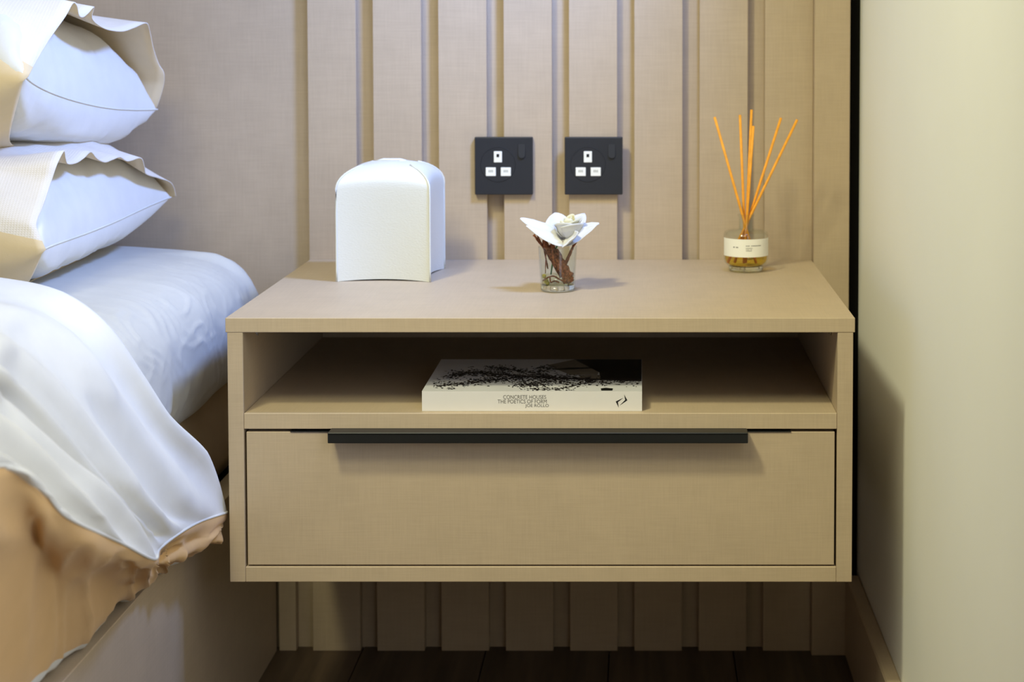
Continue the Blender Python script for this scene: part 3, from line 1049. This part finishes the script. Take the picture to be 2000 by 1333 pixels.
# ------------------------------------------------------------------ pillows
def make_pillow(label, case_label, Nz, Fz, Xend, Ht, Hb, loop, sag, seed, base_z):
    Xc, Ym, hw = Xend - 0.37, 0.197, 0.255
    t = thing('pillow', label, 'pillow', (Xc, Ym, base_z), 'stacked pillows on the bed')

    def zmid(u, v):
        return Nz + (Fz - Nz) * (v + 1) / 2 - sag * (1 - v * v) * abs(u) ** 6

    def surf(u, v, side, off=0.0):
        xe = Xend - 0.014 * (1 - v ** 4)
        x = Xc + u * (xe - Xc)
        y = Ym + v * (hw - 0.010 * (1 - u ** 4))
        prod = max(0.0, 1 - abs(u) ** 10) ** 0.5 * max(0.0, 1 - abs(v) ** 5.0) ** 0.54
        h = ((Ht if side > 0 else Hb) + off) * prod
        z = zmid(u, v) + side * (h + off * 0.8)
        return Vector((x, y, z))

    U = [math.sin(math.pi / 2 * (-1 + 2 * k / 64)) for k in range(65)]
    Vs = [math.sin(math.pi / 2 * (-1 + 2 * k / 56)) for k in range(57)]

    def wr(p, i, j):
        u, v = U[i], Vs[j]
        e = max(0.0, (1 - abs(v)))
        edge_u = max(0.0, 1 - (1 - u) / 0.35) if u > .65 else 0
        fade = min(1, (1 - u * u) * 12) * min(1, (1 - v * v) * 8)
        q = Vector((p.y * 24 + 3 * noise.noise(p * 7 + Vector((seed, 0, 0))), p.z * 5, seed))
        d = 0.0045 * ridge(q, 3) * edge_u * fade
        # puckers gathered at the near corner
        cn = max(0.0, 1 - math.hypot((u - 1) * .9, v + 0.85) / .5)
        d += 0.0035 * cn * fade * max(0.0, min(1.0, (u - .72) / .15)) * math.sin(math.atan2(p.z - zmid(u, v), p.y - Ym + hw + .02) * 16 + seed)
        d += 0.004 * noise.noise(p * 12 + Vector((seed, 2, 0))) * fade * max(0.15, min(1.0, (u - .6) / .2))
        return -d if False else d

    def inner_pt(u, v, side):
        # the cushion sits slightly slack inside its case, full only at the open end
        p = surf(u, v, side)
        k = max(0.0, min(1.0, (0.80 - u) / 0.16))
        k = k * k * (3 - 2 * k)
        p.y = Ym + (p.y - Ym) * (1 - .035 * k)
        p.z = zmid(u, v) + (p.z - zmid(u, v)) * (1 - .14 * k)
        return p

    top = [[inner_pt(u, v, 1) for v in Vs] for u in U]
    bot = [[inner_pt(u, v, -1) for v in Vs] for u in U]
    top = displace_rows(top, lambda p, i, j: wr(p, i, j))
    bot = displace_rows(bot, lambda p, i, j: -wr(p, i, j))
    bm = grid_mesh(top)
    V0 = list(bm.verts)
    V2 = [[bm.verts.new(p) for p in r] for r in bot]
    for i in range(64):
        for j in range(56):
            bm.faces.new((V2[i][j], V2[i + 1][j], V2[i + 1][j + 1], V2[i][j + 1]))
    bmesh.ops.remove_doubles(bm, verts=bm.verts, dist=0.0004)
    inner = obj('inner_cushion', bm, M['cotton'], t, True)
    inner['label'] = 'plain white inner pillow showing at the open end of the case'
    # seam cord round the visible end
    pts = [surf(1, v, 1) + Vector((.0006, 0, 0)) for v in Vs]
    obj('seam', tube(bmesh.new(), pts, 0.0011, 6), M['cotton'], t, True)

    # pillowcase: a bag longer than the pillow, its open end standing away from it
    E = catmull([Vector(p) for p in loop], 5)
    nE = len(E)
    vE = [-1.0]
    for p in E[1:]:
        vE.append(max((p.y - Ym) / hw, vE[-1] + .004))
    vE = [-1 + 2 * (v + 1) / (vE[-1] + 1) for v in vE]
    # bottom columns run back from the far corner to the near corner
    nB = 40
    vB = [math.sin(math.pi / 2 * (1 - 2 * k / nB)) for k in range(1, nB)]
    us = [-0.55, -0.3, 0.0, 0.2, 0.35, 0.5, 0.6, 0.68, 0.74]
    rows = []
    off = 0.007
    for u in us:
        rows.append([surf(u, v * 1.0, 1, off) + Vector((0, 0.006 * v, 0)) for v in vE] + [surf(u * (.80 / .74), v, -1, off) + Vector((0, 0.006 * v, 0)) for v in vB])
    nt_ = 10
    B = rows[-1]
    for k in range(1, nt_ + 1):
        f = k / nt_
        row = []
        for j in range(nE):
            p0 = B[j]
            e = E[j]
            # leave the pillow along +x, arrive at the open edge
            m0 = Vector((0.10, 0, -0.012))
            m1 = (e - p0) * 1.2
            h00, h10 = 2 * f ** 3 - 3 * f ** 2 + 1, f ** 3 - 2 * f ** 2 + f
            h01, h11 = -2 * f ** 3 + 3 * f ** 2, f ** 3 - f ** 2
            p = p0 * h00 + m0 * h10 + e * h01 + m1 * h11
            row.append(p)
        for j, v in enumerate(vB):
            uend = 0.80 + (0.03 + 0.165 * max(0.0, (-v - 0.35) / 0.65) ** 1.5) * f
            row.append(surf(uend, v, -1, off * (1 - .35 * f)) + Vector((0, 0.006 * v * (1 - f * .7), 0)))
        rows.append(row)

    def matfn(i, j):
        return 1 if (j >= nE - 1 or j < 3) else 0
    bm = grid_mesh(rows, matfn, closed=True)
    case = obj('pillowcase', bm, [M['waffle'], M['tan'], M['tan']], t, True)
    case['label'] = case_label
    bpy.context.view_layer.update()
    sd = case.modifiers.new('cloth_thickness', 'SOLIDIFY')
    sd.thickness = 0.0014
    sd.offset = 0.0
    sd.use_quality_normals = True
    sd.material_offset = 1
    return t


E1 = [(-0.6979, -0.06, 0.8795), (-0.6987, -0.03, 0.8976), (-0.6924, 0.0, 0.9247), (-0.6856, 0.03, 0.949), (-0.683, 0.05, 0.9652), (-0.6816, 0.06, 0.9617), (-0.6827, 0.07, 0.9506), (-0.6845, 0.09, 0.9489), (-0.6854, 0.11, 0.9535), (-0.6843, 0.13, 0.9615), (-0.6904, 0.14, 0.9487), (-0.6894, 0.16, 0.9398), (-0.6861, 0.19, 0.9333), (-0.6833, 0.24, 0.9314), (-0.6807, 0.28, 0.9362), (-0.6791, 0.33, 0.9426), (-0.6862, 0.37, 0.9307), (-0.6904, 0.4, 0.9067), (-0.6892, 0.42, 0.8846), (-0.685, 0.43, 0.8719), (-0.6881, 0.44, 0.8546), (-0.6973, 0.445, 0.8285), (-0.7034, 0.45, 0.8179)]
E2 = [(-0.6809, -0.06, 0.6812), (-0.6894, -0.055, 0.6971), (-0.6952, -0.05, 0.7101), (-0.6938, -0.03, 0.7299), (-0.6916, -0.01, 0.7549), (-0.6876, 0.0, 0.7752), (-0.6865, 0.02, 0.7888), (-0.6918, 0.04, 0.7794), (-0.6958, 0.06, 0.7703), (-0.6955, 0.09, 0.7692), (-0.6927, 0.11, 0.774), (-0.691, 0.13, 0.7796), (-0.69, 0.15, 0.7696), (-0.6901, 0.18, 0.7627), (-0.6866, 0.2, 0.7644), (-0.6829, 0.22, 0.7662), (-0.6822, 0.25, 0.7585), (-0.6773, 0.29, 0.7595), (-0.6816, 0.32, 0.7459), (-0.685, 0.34, 0.7336), (-0.6797, 0.38, 0.7243), (-0.6754, 0.42, 0.7149), (-0.6781, 0.45, 0.7032), (-0.6796, 0.465, 0.6897)]
make_pillow('upper plump white pillow in an open cream case, resting on the other pillow', 'cream waffle pillowcase with wavy open edge and tan reverse', 0.8795, 0.8179, -0.702, 0.120, 0.066, E1, 0.012, 1.7, 0.785)
make_pillow('lower white pillow in an open cream case, lying on the mattress', 'cream waffle pillowcase with scalloped open edge and tan reverse', 0.6815, 0.6900, -0.684, 0.099, 0.058, E2, 0.008, 6.2, 0.621)

# ------------------------------------------------------------------ duvet with its corner folded back, tan reverse showing
D = [
    [(-0.700, -0.148, 0.654), (-0.625, -0.186, 0.642), (-0.575, -0.190, 0.610), (-0.545, -0.166, 0.555), (-0.525, -0.122, 0.493), (-0.508, -0.038, 0.428), (-0.497, 0.017, 0.354),
     (-0.503, 0.013, 0.340), (-0.508, -0.008, 0.331), (-0.520, 0.000, 0.322)],
    [(-0.645, -0.341, 0.667), (-0.600, -0.301, 0.640), (-0.560, -0.284, 0.596), (-0.538, -0.242, 0.533), (-0.521, -0.194, 0.472), (-0.509, -0.142, 0.410), (-0.503, -0.082, 0.372),
     (-0.512, -0.082, 0.354), (-0.515, -0.078, 0.341), (-0.530, -0.033, 0.321)],
    [(-0.600, -0.476, 0.667), (-0.572, -0.430, 0.637), (-0.547, -0.382, 0.586), (-0.529, -0.335, 0.525), (-0.514, -0.289, 0.466), (-0.507, -0.235, 0.423), (-0.504, -0.171, 0.384),
     (-0.515, -0.153, 0.365), (-0.520, -0.136, 0.348), (-0.535, -0.085, 0.324)],
    [(-0.565, -0.573, 0.658), (-0.548, -0.506, 0.618), (-0.532, -0.453, 0.569), (-0.519, -0.396, 0.513), (-0.509, -0.338, 0.459), (-0.505, -0.278, 0.415), (-0.505, -0.231, 0.388),
     (-0.520, -0.193, 0.366), (-0.525, -0.171, 0.351), (-0.545, -0.096, 0.322)],
    [(-0.555, -0.607, 0.657), (-0.545, -0.549, 0.614), (-0.530, -0.520, 0.581), (-0.515, -0.476, 0.539), (-0.500, -0.425, 0.499), (-0.490, -0.367, 0.448), (-0.484, -0.323, 0.407),
     (-0.498, -0.299, 0.394), (-0.524, -0.226, 0.358), (-0.548, -0.167, 0.324)],
    [(-0.530, -0.687, 0.657), (-0.520, -0.654, 0.630), (-0.510, -0.619, 0.601), (-0.500, -0.579, 0.565), (-0.490, -0.536, 0.529), (-0.485, -0.486, 0.493), (-0.482, -0.436, 0.460),
     (-0.493, -0.413, 0.442), (-0.522, -0.327, 0.388), (-0.550, -0.244, 0.332)],
    [(-0.515, -0.774, 0.665), (-0.510, -0.744, 0.643), (-0.505, -0.711, 0.620), (-0.500, -0.666, 0.590), (-0.490, -0.640, 0.566), (-0.485, -0.610, 0.546), (-0.482, -0.572, 0.524),
     (-0.490, -0.560, 0.503), (-0.525, -0.452, 0.431), (-0.552, -0.351, 0.330)],
    [(-0.510, -0.847, 0.686), (-0.510, -0.818, 0.672), (-0.505, -0.797, 0.660), (-0.500, -0.768, 0.642), (-0.495, -0.745, 0.628), (-0.490, -0.720, 0.615), (-0.487, -0.699, 0.601),
     (-0.490, -0.690, 0.579), (-0.525, -0.584, 0.493), (-0.553, -0.469, 0.341)],
]
D.append([(x + (-.02 if k < 7 else 0), y - .30, z + (.012 if k < 7 else .01)) for k, (x, y, z) in enumerate(D[-1])])
D.append([(x - .02, y - .55, z) for (x, y, z) in D[-1]])
full = []
for r in D:
    x0, y0_, z0_ = r[0]
    tx, ty, tz = r[-1]
    pre = [(-2.15, y0_ - .02, .70), (-1.60, y0_ - .02, .70), (-1.10, y0_ - .01, .695), (x0 - .16, y0_ - .005, z0_ + .026)]
    post = [(tx - .035, ty - .005, max(.3195, tz - .004))]
    full.append([Vector(p) for p in pre + r + post])
# rolled head edge: one more row tucked underneath
under = []
for k, p in enumerate(full[0]):
    under.append(p + Vector((-.030 if 5 < k < 12 else -.008, -.035, -.022 if k < 8 else .004)))
full = [under] + full
NS, NT = 9, 14
cols = [catmull(r, NS) for r in full]                       # dense along s
nS = len(cols[0])
rows = []
tr = [catmull([cols[i][j] for i in range(len(cols))], NT) for j in range(nS)]
for i in range(len(tr[0])):
    rows.append([tr[j][i] for j in range(nS)])
LIP = (4 + 6) * NS                                          # column index of the hem between white and tan


def duv_disp(p, i, j):
    t = i / NT
    if j <= LIP:
        a = max(0, min(1, (j - 2 * NS) / (3 * NS)))
        e = max(0, min(1, (LIP - j) / 10))
        ph = t * 2 * math.pi * 1.0 + 1.5 * noise.noise(Vector((j * .02, t * .4, 2)))
        d = 0.0085 * math.sin(ph + 0.02 * j) * a * e
        d += 0.006 * noise.noise(Vector((j * .045, t * 1.3, 0.7))) * a * e
        d += 0.0030 * ridge(Vector((t * 1.7 + j * .012, j * .03, 4.4)), 3) * a * e
    else:
        f = (j - LIP) / (nS - LIP)
        d = 0.015 * noise.noise(Vector((j * .11, t * 1.1, 3.3))) * math.sin(math.pi * min(1, f * 1.1))
        d += 0.007 * ridge(Vector((t * 1.6 - j * .05, j * .06, 8.1)), 3) * math.sin(math.pi * min(1, f))
    return d


rows = displace_rows(rows, lambda p, i, j: duv_disp(p, i, j))
dv = thing('duvet', 'puffy white duvet folded back over the bed edge with tan reverse showing', 'duvet', (-1.35, -0.7, 0.62))
bm = grid_mesh(rows, lambda i, j: 1 if LIP <= j < nS - 1 - int(NS * 1.1) else 0)
o = obj('duvet_cover', bm, [M['cotton'], M['tan_duvet']], dv, True)
# hem seams along the lip
obj('hem_seam', tube(bmesh.new(), [rows[i][LIP] for i in range(NT, len(rows))], 0.0016, 6), M['cotton'], dv, True)
